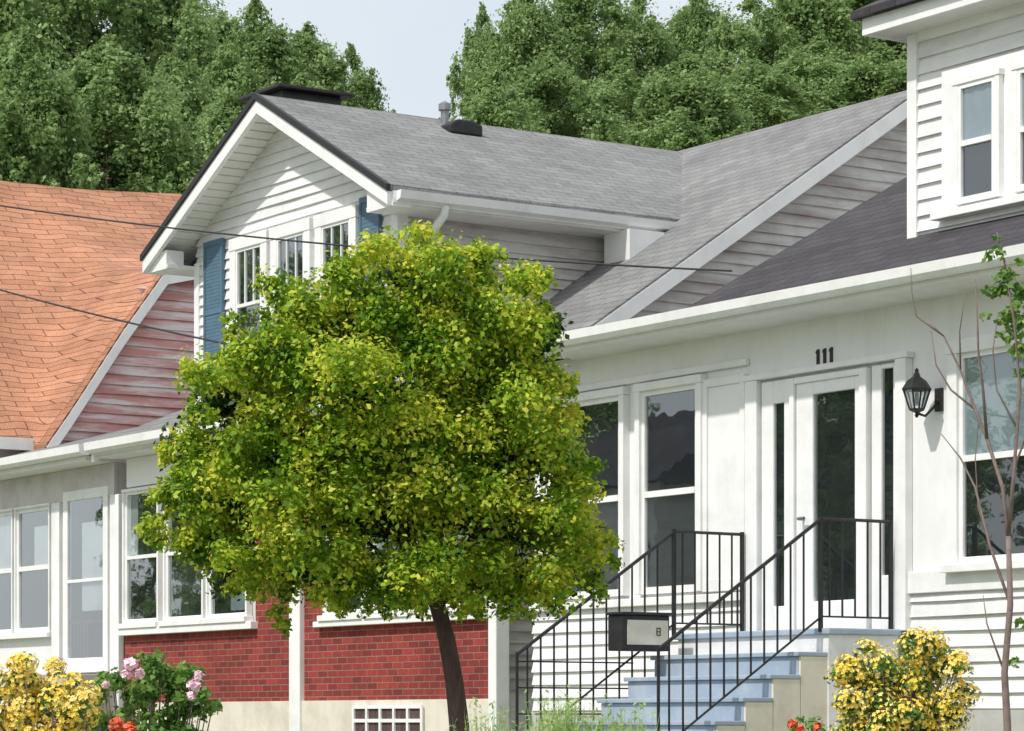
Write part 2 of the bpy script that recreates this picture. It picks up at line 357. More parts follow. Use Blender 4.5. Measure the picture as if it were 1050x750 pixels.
MB().prism([(XV-.5,8.0),(XV+.34,8.1),(XV+.28,8.4),(XV-.45,8.4)],'Y',PY(276,XV),PY(336,XV)).box(XV-.56,XV+.38,PY(268,XV),PY(346,XV),8.4,8.44).build('ridge_vent',M['black'],mid,bevel=.01)
XV=-26.9; yv=PY(472,XV); zv=za-pit*(XV-xc)
MB().prism([(yv-.2,zv-.05),(yv+.22,zv-.05),(yv+.22,zv+.07),(yv+.1,zv+.11),(yv-.1,zv+.11),(yv-.2,zv+.05)],'X',XV-.12,XV+.12).build('turtle_vent',M['black'],mid,bevel=.02)
XV=-27.15; yv=PY(456,XV); zv=za-pit*(XV-xc)
MB().lathe((XV,yv,zv-.06),[(.045,0),(.045,.2),(.07,.2),(.07,.27),(.02,.3)],12).build('vent_pipe',M['galv'],mid)
# =================== ORANGE ROOF HOUSE ===================
ora=thing('cottage_house','house with orange shingle roof, peeling pink side gable and glazed front porch at left','house',(-39,20,1.25))
XO=-34.8
po=[(16.2,5.2),(16.55,5.68),(17.3,6.78),(17.95,7.65),(21,8.4),(27,5.2)]
MB().prism(slab(po,-.1,0),'X',-46,XO).build('roof',M['roof_o'],ora)
MB().prism(slab(po[:5],-.24,-.04),'X',XO-.05,XO+.012).build('rake_board',M['white'],ora)
bx=-39.2; zr=9.42; 
cp=[]
for i in range(9):
    t=i/8; cp.append((bx+3.95*t, zr-4.1*t-.1*math.sin(math.pi*t)))
def fh(y):
    for p,q in zip(po[:4],po[1:5]):
        if y<=q[0]: return p[1]+(y-p[0])/(q[0]-p[0])*(q[1]-p[1])
    return po[4][1]
def chh(x): 
    t=(x-bx)/3.95; return zr-4.1*t-.1*math.sin(math.pi*min(t,1))
full=[(2*bx-x,z) for x,z in cp[:0:-1]]+cp
MB().prism(slab(full,-.1,0),'Y',15.4,23).build('cross_gable_roof',M['roof_os'],ora)
gx=[bx+.1+i*(XO-bx-.1)/60 for i in range(61)]; gy=[16.2+i*4.2/60 for i in range(61)]
val={}; vb=MB(); idx={}
for j,y in enumerate(gy):
    for i,x in enumerate(gx):
        f=fh(y); c=chh(x); k=max(.0,min(2.4,(max(f,c)-5.2)*1.1)); h=max(k-abs(f-c),0)/k if k>0 else 0
        val[i,j]=(x,y,max(f,c)+h*h*k/4+.006,h)
for j in range(60):
    for i in range(60):
        q=[val[i,j],val[i+1,j],val[i+1,j+1],val[i,j+1]]
        if max(p[3] for p in q)>0: 
            ids=[]
            for key in ((i,j),(i+1,j),(i+1,j+1),(i,j+1)):
                if key not in idx: idx[key]=len(vb.v); vb.v.append(val[key][:3])
                ids.append(idx[key])
            vb.f.append(tuple(ids))
vb.build('roof_valley',M['roof_os'],ora,smooth_=True)
MB().box(cp[-1][0]-.02,cp[-1][0]+.05,15.4,16.6,5.14,5.3).build('fascia',M['white'],ora)
MB().prism([(17,1.25),(26.5,1.25),(26.5,5.1),(21,8.1),(17.9,7.3),(17,5.9)],'X',-43,XO-.23).build('wall',M['beige'],ora)
MB().prism([(bx-3.5,1.25),(bx+3.6,1.25),(bx+3.6,5.3),(bx,9.2),(bx-3.5,5.3)],'Y',15.8,20).build('cross_gable_wall',M['wall'],ora)
sd=MB(); 
siding(sd,'right',XO-.22,4.5,8.0,.13,lambda z: 16.4 if z<5.4 else (inv(z+.2,po[1],po[3]) if z<7.35 else inv(z+.2,po[3],po[4])),lambda z:inv(z+.2,po[5],po[4]),rg,.008)
sd.build('gable_siding',M['pink'],ora)
pr=[(15.15,4.86),(17.2,5.42)]
XP0,XP1=-42.5,-31.55
MB().prism(slab(pr,-.08,0),'X',XP0,XP1+.1).build('porch_roof',M['roof_g'],ora)
MB().prism(gut,'X',XP0,XP1+.12).build('gutter',M['white'],ora)
MB().box(XP0,XP1,15.192,YM+.1,4.69,4.748).build('porch_soffit',M['soffit'],ora)
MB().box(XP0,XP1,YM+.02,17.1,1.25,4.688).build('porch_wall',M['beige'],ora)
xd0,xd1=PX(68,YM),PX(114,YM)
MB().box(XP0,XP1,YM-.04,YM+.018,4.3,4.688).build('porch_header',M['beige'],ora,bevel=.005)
for a,b_ in ((57,65),(117,126),(-9,-4)):
    MB().box(PX(a,YM),PX(b_,YM),YM-.06,YM+.015,1.3,4.3).build('porch_post',M['white'],ora,bevel=.006)
zo0,zo1=PZ(30,650,YM),PZ(30,522,YM)
MB().box(PX(-80,YM),PX(57,YM),YM-.02,YM+.012,1.3,zo0-.06).build('porch_panel',M['wall'],ora)
for a,b_,bl in ((-3,16,(.52,1,'curtain')),(20,54,(.52,.85,'curtain',.45,1)),(-70,-12,None)):
    window(ora,YM+.012,PX(a,YM),PX(b_,YM),zo0,zo1,cas=.03,nv=0,blind=bl,sash=.05,frac=.52)
zd0,zd1=PZ(90,690,YM),PZ(90,502,YM)
dr=MB().box(xd0,xd0+.13,YM-.05,YM+.01,zd0,zd1).box(xd1-.13,xd1,YM-.05,YM+.01,zd0,zd1).box(xd0+.13,xd1-.13,YM-.05,YM+.01,zd1-.12,zd1).box(xd0+.13,xd1-.13,YM-.05,YM+.01,zd0,zd0+.18).box(xd0+.13,xd1-.13,YM-.047,YM-.005,zd0+1.1,zd0+1.14).build('door',M['white'],ora,bevel=.005)
MB().add([(xd0+.13,YM-.03,zd0),(xd1-.13,YM-.03,zd0),(xd1-.13,YM-.03,zd1),(xd0+.13,YM-.03,zd1)],[(0,1,2,3)]).build('pane',M['glass'],dr)
MB().add([(xd0+.1,YM+.008,zd0),(xd1-.1,YM+.008,zd0),(xd1-.1,YM+.008,zd1),(xd0+.1,YM+.008,zd1)],[(0,1,2,3)]).build('dark_backing',M['dark'],dr)
MB().box(xd0+.45,xd1-.15,YM-.004,YM+.004,zd0+.75,zd1-.4).build('curtain',M['curtain'],dr)
sl=MB()
for i in range(6): 
    xx=xd0+.17+i*.09; sl.box(xx,xx+.03,YM-.02,YM-.01,zd0+.18,zd0+.62)
sl.box(xd0+.14,xd1-.14,YM-.024,YM-.02,zd0+.6,zd0+.64).build('slat_guard',M['bark'],dr)
MB().box(PX(60,YM),PX(124,YM),YM-.7,YM-.06,1.2,zd0-.03).build('doorstep',M['concrete'],ora,bevel=.01)
# =================== RIGHT HOUSE ===================
rt=thing('white_house','white two storey house with dark roof, glass front door and house number 111','house',(-15,20,1.25))
YR=15.5
MB().box(-22.6,-7,YR,26,1.2,4.94).build('wall',M['wall'],rt)
MB().box(-22.62,-19.5,15.0,22,4.96,5.06).build('flat_roof',M['roof_g'],rt)
pr=[(14.93,5.06),(21,8.42),(27,5.06)]
MB().prism(slab(pr,-.09,0),'X',-19.55,-6.5).build('roof',M['roof_d'],rt)
MB().prism([(15.4,4.96),(21,8.2),(26.5,4.96)],'X',-19.45,-7).build('gable_wall',M['siding'],rt)
MB().box(-21.82,-6.5,14.957,YR+.1,4.9,4.958).build('soffit',M['soffit'],rt)
gr=[(14.84,5.045),(14.85,4.97),(14.88,4.935),(14.955,4.935),(14.955,5.045)]
MB().prism(gr,'X',-21.82,-6.5).build('gutter',M['white'],rt)
zsR=PZ(985,600,YR)
zsL=PZ(690,612,YR)
sd=MB()
siding(sd,'front',YR-.004,1.7,zsR-.03,.12,lambda z:PX(930,YR),lambda z:-8,rg)
siding(sd,'front',YR-.004,1.7,zsL-.06,.12,lambda z:-22.6,lambda z:PX(768,YR),rg)
sd.build('base_siding',M['siding'],rt)
MB().box(-22.6,-8,YR-.03,YR-.003,1.2,1.69).build('foundation',M['concrete'],rt)
MB().box(PX(928,YR),-8,YR-.05,YR-.004,zsR-.05,zsR+.12).build('base_board',M['white'],rt,bevel=.006)
MB().box(-22.6,PX(768,YR),YR-.07,YR-.004,zsL-.07,zsL).build('window_ledge',M['white'],rt,bevel=.006)
zh=PZ(690,398,YR)
MB().box(-22.6,PX(769,YR),YR-.045,YR-.002,zh+.09,zh+.15).build('head_trim',M['white'],rt,bevel=.006)
for a,b_ in ((585,641),(662,720)):
    window(rt,YR,PX(a,YR),PX(b_,YR),zsL+.03,zh,cas=.07,blind=None,sill=False,frac=.49,sash=.045)
def panel(a,b_,z0,z1,pr_=.03):
    xa,xb=PX(a,YR),PX(b_,YR)
    p=MB().box(xa,xb,YR-pr_,YR-.003,z0,z1)
    w_=.07
    p.box(xa,xa+w_,YR-pr_-.02,YR-pr_,z0,z1).box(xb-w_,xb,YR-pr_-.02,YR-pr_,z0,z1).box(xa+w_,xb-w_,YR-pr_-.02,YR-pr_,z1-w_,z1).box(xa+w_,xb-w_,YR-pr_-.02,YR-pr_,z0,z0+w_*1.5)
    p.build('wall_panel',M['white'],rt,bevel=.004)
zfl=PZ(855,650,YR)
panel(724,768,zsL+.02,zh+.02)
zdt=PZ(855,386,YR)
MB().box(PX(771,YR),PX(783,YR),YR-.08,YR-.003,zfl,zdt+.05).build('door_casing',M['white'],rt,bevel=.005)
MB().box(PX(925,YR),PX(936,YR),YR-.08,YR-.003,zfl,zdt+.05).build('door_casing',M['white'],rt,bevel=.005)
MB().box(PX(769,YR),PX(938,YR),YR-.09,YR-.003,zdt+.051,zdt+.1).build('door_head',M['white'],rt,bevel=.005)
def glazed(name,a,b_,ga,gb,z0,z1,gz0,gz1,front):
    xa,xb,x2,x3=PX(a,YR),PX(b_,YR),PX(ga,YR),PX(gb,YR)
    m_=MB().box(xa,x2,front,YR-.002,z0,z1).box(x3,xb,front,YR-.002,z0,z1).box(x2,x3,front,YR-.002,z0,gz0).box(x2,x3,front,YR-.002,gz1,z1)
    o=m_.build(name,M['white'],rt,bevel=.008)
    MB().add([(x2,front+.02,gz0),(x3,front+.02,gz0),(x3,front+.02,gz1),(x2,front+.02,gz1)],[(0,1,2,3)]).build('pane',M['glass'],o)
    MB().add([(x2,YR-.004,gz0),(x3,YR-.004,gz0),(x3,YR-.004,gz1),(x2,YR-.004,gz1)],[(0,1,2,3)]).build('dark_backing',M['dark'],o)
    return o
glazed('sidelight',785,815,797,808,zfl,zdt+.03,PZ(802,622,YR),PZ(802,414,YR),YR-.045)
door=glazed('door',822,888,839,886-4,zfl,zdt-.03,PZ(860,616,YR),PZ(860,402,YR),YR-.06)
MB().tube([(PX(830,YR),YR-.06,zfl+.95),(PX(830,YR),YR-.12,zfl+.95),(PX(836,YR),YR-.12,zfl+.95)],.014,8).build('handle',M['galv'],door)
MB().box(PX(817,YR),PX(821.5,YR),YR-.085,YR-.003,zfl,zdt+.02).box(PX(888.5,YR),PX(896,YR),YR-.085,YR-.003,zfl,zdt+.02).box(PX(821.5,YR),PX(888.5,YR),YR-.082,YR-.003,zdt-.03,zdt+.02).build('door_frame',M['white'],rt,bevel=.005)
glazed('sidelight',898,924,908,920,zfl,zdt+.03,PZ(914,590,YR),PZ(914,396-18,YR),YR-.045)
zn0,zn1=PZ(846,374,YR),PZ(846,357.5,YR)
nb=MB()
for i in range(3):
    x=PX(839+i*6.8,YR); nb.prism([(x-.01,zn0),(x+.02,zn0),(x+.02,zn1),(x-.003,zn1),(x-.02,zn1-.018),(x-.02,zn1-.034),(x-.01,zn1-.032)],'Y',YR-.012,YR-.001)
nb.build('house_number',M['black'],rt)
zq1=PZ(1010,360,YR); zq0=PZ(1010,578,YR)
window(rt,YR,PX(988,YR),PX(1062,YR),zq0,zq1,cas=.11,blind=(.5,1,'blind'),frac=.5,sash=.04)
# upper storey
YU=15.65
MB().box(-17.5,-7,YU+.003,22,4.9,7.15).build('upper_wall',M['wall'],rt)
sd=MB(); siding(sd,'front',YU,5.35,7.1,.125,lambda z:-17.45,lambda z:-8,rg); sd.build('upper_siding',M['siding'],rt)
MB().box(-17.53,-17.42,YU-.038,YU+.1,5.3,7.05).build('corner_board',M['white'],rt)
MB().box(-17.52,-7,YU-.03,YU-.001,6.98,7.08).build('frieze',M['white'],rt)
MB().box(-17.7,-6,15.33,24,7.06,7.1).build('soffit',M['soffit'],rt)
MB().box(-17.72,-6,15.31,15.35,7.05,7.18).box(-17.72,-17.68,15.35,24,7.05,7.18).build('fascia',M['white'],rt)
hip=MB().add([(-17.78,15.24,7.18),(-6,15.24,7.18),(-6,24,7.18),(-17.78,24,7.18),(-14,19.6,9.6),(-6,19.6,9.6),(-17.78,15.24,7.24),(-6,15.24,7.24),(-17.78,24,7.24)],[(0,1,2,3),(0,1,7,6),(6,7,5,4),(0,6,8,3),(6,4,8),(8,4,5,2,3)])
hip.build('upper_roof',M['roof_d'],rt)
zu0,zu1=PZ(1010,207,YU),PZ(1010,84,YU)
MB().box(PX(970,YU),PX(1118,YU),YU-.046,YU-.037,zu0-.03,zu1+.15).build('window_surround',M['white'],rt)
for a,b_ in ((991,1029),(1052,1094)):
    window(rt,YU-.047,PX(a,YU),PX(b_,YU),zu0,zu1,cas=.05,blind=(.5,1,'blind'),frac=.5,dp=.05,sill=False)
MB().box(PX(966,YU),PX(1122,YU),YU-.13,YU-.033,zu0-.09,zu0-.031).build('window_ledge',M['white'],rt,bevel=.006)
MB().box(-17.45,-7,YU-.045,YU-.037,5.28,5.36).build('flashing',M['dirty'],rt)
# =================== STEPS, RAILINGS ===================
xs0,xs1=-19.28,-17.47
fs=thing('front_steps','blue grey painted steps climbing to the glass front door','steps',((xs0+xs1)/2,13.9,1.25))
yl=14.7
MB().box(xs0-.05,xs1+.06,yl,YR-.085,1.2,zfl-.041).build('landing_base',M['siding'],fs)
MB().box(xs0-.08,xs1+.1,yl-.03,YR-.086,zfl-.04,zfl+.01).build('landing',M['step'],fs,bevel=.01)
nst=6; rise=(zfl-1.25)/(nst)
for i in range(1,nst):
    zt_=zfl-i*rise; y0=yl-.27*i; y1=yl-.27*(i-1)
    MB().box(xs0-.02,xs1+.02,y0,y1-.001,1.2,zt_-.035).box(xs0-.04,xs1+.05,y0-.03,y1-.002,zt_-.034,zt_).build('step',M['step'],fs,bevel=.006)
    MB().box(xs1+.021,xs1+.045,y0+.004,y1-.003,1.2,zt_-.036).build('step_end',M['cream'],fs)
def railing(x,label,grid=False):
    r=thing('stair_railing',label,'railing',(x,yl,zfl),'black iron railings of the front steps')
    top=.86; pts=[(x,YR-.1,zfl+top),(x,yl-.02,zfl+top)]
    ye=13.1; zend=zfl-rise/.27*(yl-.02-ye)
    MB().tube(pts+[(x,ye,zend+top)],.015,6).build('top_rail',M['iron'],r)
    MB().tube([(x,YR-.1,zfl+.1),(x,yl-.02,zfl+.1),(x,ye,zend+.1)],.009,6).build('bottom_rail',M['iron'],r)
    for (yy,zz,hw_) in ((YR-.11,zfl,.014),(yl-.03,zfl,.014),(ye,zend,.009)):
        MB().box(x-hw_,x+hw_,yy-hw_,yy+hw_,zz-.02 if zz>zend else 1.2,zz+top+.02).build('post',M['iron'],r)
    yy=YR-.22
    while yy>ye+.06:
        zz=zfl if yy>yl-.02 else zfl-rise/.27*(yl-.02-yy)
        zb_=zz+.1
        if grid and yy<yl-.25: zb_=1.4
        if abs(yy-(yl-.03))>.05:
            MB().box(x-.006,x+.006,yy-.006,yy+.006,zb_,zz+top).build('baluster',M['iron'],r)
        yy-=.13
    if grid:
        for zz in (1.45,1.66,1.87,2.08):
            yy=yl-.02-(zfl+top-.03-zz-.02)/(rise/.27)
            MB().tube([(x-.001,max(ye,yy),zz),(x-.001,yl-.45,zz)],.007,6).build('cross_rail',M['iron'],r)
railing(xs0-.07,'black iron railing on the far side of the blue steps, holding the mailbox',True)
railing(xs1,'black iron railing on the near side of the blue steps, below the wall lantern')
ym=PY(655,xs0+.06); zm=1.6+(740-648)/F*D(xs0,ym)
mbx=thing('mailbox','black box with a white marked panel hung on the far stair railing','mailbox',(xs0+.1,ym,zm-.17))
MB().box(xs0-.04,xs0+.16,ym-.24,ym+.24,zm-.16,zm+.13).box(xs0-.045,xs0+.185,ym-.26,ym+.26,zm+.13,zm+.155).build('box_body',M['black'],mbx,bevel=.008)
MB().box(xs0+.16,xs0+.166,ym-.19,ym+.22,zm-.11,zm+.09).build('front_panel',M['cream'],mbx)
gl_=MB(); a=ym+.1
gl_.box(xs0+.167,xs0+.17,a,a+.009,zm-.035,zm+.03).box(xs0+.167,xs0+.17,a+.033,a+.042,zm-.035,zm+.03)
for zz in (-.035,-.006,.022): gl_.box(xs0+.167,xs0+.1698,a+.009,a+.033,zm+zz,zm+zz+.008)
gl_.build('digit',M['bark'],mbx)
# =================== LANTERN ===================
lx=PX(940,YR-.2); ly=YR-.2; lz=PZ(940,404,YR-.2); kk=.84
ln=thing('wall_lantern','black wall lantern with tapered glass beside the front door','lamp',(lx,ly,lz))
MB().lathe((lx,ly,lz),[(.135,.03),(.14,.045),(.09,.12),(.035,.16),(.03,.18),(.018,.2),(.02,.22),(.004,.24)],6,0,kk).build('lamp_roof',M['black'],ln)
MB().lathe((lx,ly,lz),[(.065,-.14),(.12,.03)],6,0,kk).build('glass_body',M['glass'],ln)
fr_=MB()
for k in range(6):
    th=math.pi/3*k; fr_.tube([(lx+kk*.067*math.cos(th),ly+kk*.067*math.sin(th),lz-kk*.14),(lx+kk*.122*math.cos(th),ly+kk*.122*math.sin(th),lz+kk*.03)],.008,5)
fr_.lathe((lx,ly,lz),[(.01,-.22),(.02,-.2),(.012,-.18),(.07,-.155),(.072,-.138)],6,0,kk); fr_.build('lamp_cage',M['black'],ln)
MB().tube([(lx,ly,lz-.09),(lx,ly,lz+.01)],.016,8).build('bulb',M['curtain'],ln)
MB().tube([(lx,ly,lz-.15),(lx+.02,ly+.07,lz-.17),(lx+.04,ly+.14,lz-.1),(lx+.05,YR-.02,lz-.04)],.011,8).box(lx+.01,lx+.09,YR-.025,YR-.004,lz-.13,lz+.05).build('bracket',M['black'],ln)
# =================== WIRES ===================
def wire(name,label,p0,p1,sag):
    pts=[]
    for i in range(25):
        t=i/24; p=p0.lerp(p1,t); p.z-=sag*4*t*(1-t); pts.append(p)
    tag(MB().tube(pts,.009,5).build(name,M['black'],origin=tuple(p0)),label,'wire')
wire('overhead_wire','upper thin black wire from the left edge past the dormer windows',PD(-40,205,32),PD(750,278,24),.1)
wire('overhead_wire','lower thin black wire sloping across the orange roof into the tree',PD(-40,286,30),PD(420,388,22),.06)
# =================== VEGETATION ===================
def leaves(clumps,dens,size,seed,squash=.8,var=.35,core=.45,up=.45,spray=.7,rag=.5):
    r=np.random.default_rng(seed); P=[];Nn=[]
    for (x,y,z,rad) in clumps:
        n=int(dens*rad*rad)
        d=r.normal(size=(n,3)); d/=np.linalg.norm(d,axis=1)[:,None]
        d[:,2]=np.where(d[:,2]<-.3,d[:,2]*-.6,d[:,2])
        rr=rad*(core+(1.08-core)*r.random(n)**.7)
        k=max(6,int(n/45)); sp=r.normal(size=(k,3)); sp/=np.linalg.norm(sp,axis=1)[:,None]; sr=1-rag/2+rag*r.random(k)
        w=r.integers(0,k,n); dd=sp[w]+.26*r.normal(size=(n,3)); dd/=np.linalg.norm(dd,axis=1)[:,None]
        use=r.random(n)<spray; d=np.where(use[:,None],dd,d); rr=np.where(use,rr*sr[w],rr)
        p=d*rr[:,None]*np.array([1,1,squash])+np.array([x,y,z]); P.append(p); Nn.append(d)
    P=np.concatenate(P);Nn=np.concatenate(Nn); n=len(P)
    nn=Nn*.6+r.normal(size=(n,3))*.65+np.array([0,0,up]); nn/=np.linalg.norm(nn,axis=1)[:,None]
    a=np.cross(nn,r.normal(size=(n,3))); a/=np.linalg.norm(a,axis=1)[:,None]; b=np.cross(nn,a)
    L_=size*(1+var*r.normal(size=n)).clip(.5,1.8)[:,None]
    V=np.stack([P-a*L_*.5,P+b*L_*.32+nn*L_*.08,P+a*L_*.5,P-b*L_*.32+nn*L_*.08],1).reshape(-1,3)
    return V,n
def leafobj(name,V,n,mat,parent=None,origin=(0,0,0)):
    me=bpy.data.meshes.new(name); org=np.array(ORG[parent.name] if parent else origin)
    V=V-org
    me.vertices.add(len(V)); me.vertices.foreach_set('co',V.astype(np.float32).ravel())
    me.loops.add(4*n); me.loops.foreach_set('vertex_index',np.arange(4*n,dtype=np.int32))
    me.polygons.add(n); me.polygons.foreach_set('loop_start',np.arange(0,4*n,4,dtype=np.int32)); me.polygons.foreach_set('loop_total',np.full(n,4,dtype=np.int32))
    me.update(calc_edges=True); me.materials.append(mat)
    o=bpy.data.objects.new(name,me); COL.objects.link(o)
    if parent: o.parent=parent
    else: o.location=org
    return o
# -- front tree
DT=19.0; base=PD(472,740,DT); base.z=terr(base.x,base.y)
ft=thing('front_yard_tree','small bushy tree with bright yellow green leaves standing before the brick house','tree',tuple(base))
sc=DT/F
lobes=[(425,286,34),(392,278,26),(360,308,36),(462,302,36),(500,290,26),(543,300,22),(320,335,40),(545,345,32),(298,312,24),(262,380,38),(335,390,48),(400,345,48),
(460,380,50),(520,400,48),(560,396,28),(232,415,34),(203,462,36),(285,445,48),(355,460,50),(425,450,52),(490,470,50),(548,465,44),(588,490,26),(184,505,30),(172,545,20),(235,505,46),(300,520,48),
(370,530,50),(440,525,50),(510,530,50),(570,545,44),(610,566,26),(200,562,28),(245,575,34),(300,575,40),(360,585,40),(420,590,38),(500,592,40),(560,600,34),(604,600,20),(268,605,20),(292,636,12),(395,616,24),(530,622,24),(575,628,16),(470,345,40),(250,345,16),(578,436,22),(340,612,20),(490,268,14),(455,590,36),(440,614,22),(485,618,22),(415,612,22),(520,345,36),(585,520,28),(290,395,34),(300,360,34),(255,470,40),(225,540,36),(320,480,40),(400,490,44),(460,430,44),(530,430,38),(380,410,44)]
rr=random.Random(11); fwd=Vector((-C,S,0))
cl=[]
for (a,b_,r_) in lobes:
    e=1-((a-390)/245)**2*.8-((b_-450)/200)**2*.6; dep=1.2*math.sqrt(max(.05,e))
    ks=4 if e>.3 else (2 if e>.15 else 1)
    for k in range(ks):
        dd=(-dep*rr.uniform(.5,1) if k==0 else dep*rr.uniform(-.75,.8))
        if ks==1: dd=rr.uniform(-.4,.3)
        sz=rr.uniform(.68,.95) if k<3 else rr.uniform(.4,.65)
        jj=9 if k<3 else 30
        p=PD(a+rr.uniform(-jj,jj),b_+rr.uniform(-jj,jj),DT)+fwd*dd; cl.append((p.x,p.y,p.z,r_*sc*sz))
core_=[]
for (a,b_,r_) in lobes:
    if r_>=30:
        for q_ in (0,1):
            p=PD(a+rr.uniform(-8,8),b_+5+rr.uniform(-8,8),DT)+fwd*rr.uniform(-.2,.5); core_.append((p.x,p.y,p.z,r_*sc*.92))
for i in range(40):
    a,b_,r_=rr.choice(lobes[:10]+lobes[14:17]+lobes[22:25]+lobes[31:34]+lobes[38:40]); ang=math.atan2(b_-450,a-390)+rr.uniform(-.6,.6)
    p=PD(a+math.cos(ang)*r_*.85,b_+math.sin(ang)*r_*.85,DT)+fwd*rr.uniform(-.4,.3); cl.append((p.x,p.y,p.z,sc*rr.uniform(7,13)))
fork=PD(446,612,DT)
MB().tube([base-Vector((0,0,.1)),PD(471,745,DT),PD(466,700,DT),PD(458,655,DT),fork,PD(434,570,DT)],[.09,.068,.062,.058,.054,.042],10).build('trunk',M['bark'],ft,smooth_=True)
br=MB()
for i,c in enumerate(cl):
    if i%9==0 and c[2]>fork.z+.7:
        c3=Vector(c[:3]); mid_=fork.lerp(c3,.5)+Vector((0,0,.12)); br.tube([fork,fork.lerp(mid_,.5)+Vector((rr.uniform(-.05,.05),rr.uniform(-.05,.05),.05)),mid_,c3],[.02,.014,.009,.004],6)
br.tube([fork,PD(422,560,DT),PD(398,500,DT)],[.042,.034,.024],8).tube([fork,PD(470,575,DT),PD(505,520,DT)],[.04,.03,.02],8)
br.build('branches',M['bark'],ft,smooth_=True)
V,n=leaves(cl,21000,.036,5,squash=.95,core=.3,up=.6,spray=.6,rag=.7)
leafobj('crown',V,n,M['leaf'],ft)
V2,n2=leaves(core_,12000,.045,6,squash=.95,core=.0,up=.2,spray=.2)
leafobj('inner_foliage',V2,n2,M['leafshade'],ft)  # dark-coloured core clumps paint the shade between the outer leaves
# -- background trees
def bgtree(seed,h,w,nm):
    r=random.Random(seed); t=thing(nm,'','tree',(0,0,0))
    cl=[]
    for i in range(115):
        z=h*(.25+.72*r.random()**.85); tt=(z/h-.25)/.75; rad=w/2*(math.sin(math.pi*min(1,.2+.8*tt))**.6)*(.1+.85*r.random()**.6)
        th=r.uniform(0,2*math.pi); cl.append((rad*math.cos(th),rad*math.sin(th),z,r.uniform(.45,1.15)*w/7.5))
    for i in range(90):   # upright ragged shoots on the outside and the top
        z=h*(.4+.62*r.random()**.7); tt=(min(z/h,1)-.25)/.75; rad=w/2*(math.sin(math.pi*min(1,.2+.8*tt))**.6)*r.uniform(.75,1.2)
        th=r.uniform(0,2*math.pi); cl.append((rad*math.cos(th),rad*math.sin(th),z,r.uniform(.22,.45)))
        cl.append((rad*math.cos(th)*1.04,rad*math.sin(th)*1.04,z+.4,r.uniform(.14,.3)))
    MB().tube([(0,0,-.5),(.1,0,h*.3),(-.1,.1,h*.6),(0,0,h*.85)],[.32,.24,.12,.03],8).build('trunk',M['bark'],t)
    b_=MB()
    for c in cl[:115:7]: b_.tube([(0,0,max(1.5,c[2]-c[3]*2)),(c[0]*.5,c[1]*.5,c[2]-.6),c[:3]],[.06,.04,.015],5)
    b_.build('branches',M['bark'],t)
    V,n=leaves(cl,900,.17,seed,squash=1.0,core=.1,up=.5,spray=.8,rag=.9)
    leafobj('crown',V,n,M['leafbg'],t); return t
HT=20.0
protos=[bgtree(21,HT,7.5,'background_tree'),bgtree(22,HT,6.8,'background_tree'),bgtree(23,HT,8,'background_tree')]
kids={p.name:list(p.children) for p in protos}
ordn=['first','second','third','fourth','fifth','sixth','seventh','eighth','ninth','tenth','eleventh','twelfth','thirteenth','fourteenth','fifteenth','sixteenth','seventeenth','eighteenth']
used=set()
def place(pi,px,py,d,rot,wsc,label,group):
    p=protos[pi]; 
    if pi in used:
        t=p.copy(); COL.objects.link(t)
        for c in kids[p.name]:
            k=c.copy(); COL.objects.link(k); k.parent=t
    else: t=p; used.add(pi)
    q=PD(px,py,d); z0=terr(q.x,q.y); s=(q.z-z0)/HT
    t.location=(q.x,q.y,z0); t.scale=(wsc*1.12,wsc*1.12,s); t.rotation_euler=(0,0,rot); t['label']=label; t['group']=group; t['category']='tree'
back=[(-10,-90,1.1),(75,-70,1.05),(150,-30,1),(205,-5,.85),(262,18,.78),(315,42,.7),(360,62,.58),(495,24,.52),(540,5,.7),(600,-20,.85),(655,12,.7),(715,8,.75),(770,8,.75),(830,-25,.9),(895,-25,.95),(960,-30,1)]
front=[(25,60,.8),(110,60,.9),(185,62,.8),(250,85,.7),(310,95,.7),(360,108,.55),(5,135,.6),(60,150,.6),(130,145,.6),(508,85,.55),(565,70,.7),(640,75,.8),(705,70,.75),(775,75,.75),(840,50,.75),(905,60,.75)]
for i,(a,b_,w) in enumerate(back): place(i%3,a,b_,122+ (i%4)*3,i*1.7,w,'tall leafy green tree, %s from the left in the rear row above the roofs'%ordn[i],'trees of the wooded hill')
for i,(a,b_,w) in enumerate(front): place((i+1)%3,a,b_,98+(i%3)*4,i*2.3+1,w,'leafy green tree, %s from the left in the front row behind the roofs'%ordn[i],'trees of the wooded hill')
# unseen trees and house across the street, mirrored in the windows
for i,(x,y,s_) in enumerate(((-60,-22,.7),(-54,-24,.75),(-97,-22,1.05),(-86,-24,1.05),(-112,-26,1.0),(-64.5,-25,.75),(-104,-30,1.1),(-91.5,-28,1.1),(-79.5,-25,.8))):
    p=protos[i%3]; t=p.copy(); COL.objects.link(t); t.location=(x,y,0); t.scale=(.75,.75,s_)
    for c in kids[p.name]: k=c.copy(); COL.objects.link(k); k.parent=t
    t['label']='leafy tree across the street, %s of the row mirrored in the windows'%ordn[i]; t['group']='trees across the street'
nb_=thing('opposite_house','pale house across the street, mirrored in the front windows','house',(-71,-24,0))
MB().box(-74.5,-68,-28,-20,0,8.6).build('wall',M['siding'],nb_)
MB().prism([(-29,8.5),(-24,11.2),(-19.4,8.5)],'X',-75,-67.5).build('roof',M['roof_d'],nb_)
for xw in (-73.8,-71.8,-69.6):
    for zz in (2.2,5.8): MB().box(xw,xw+1.1,-20,-19.95,zz,zz+1.6).build('window',M['dark'],nb_)
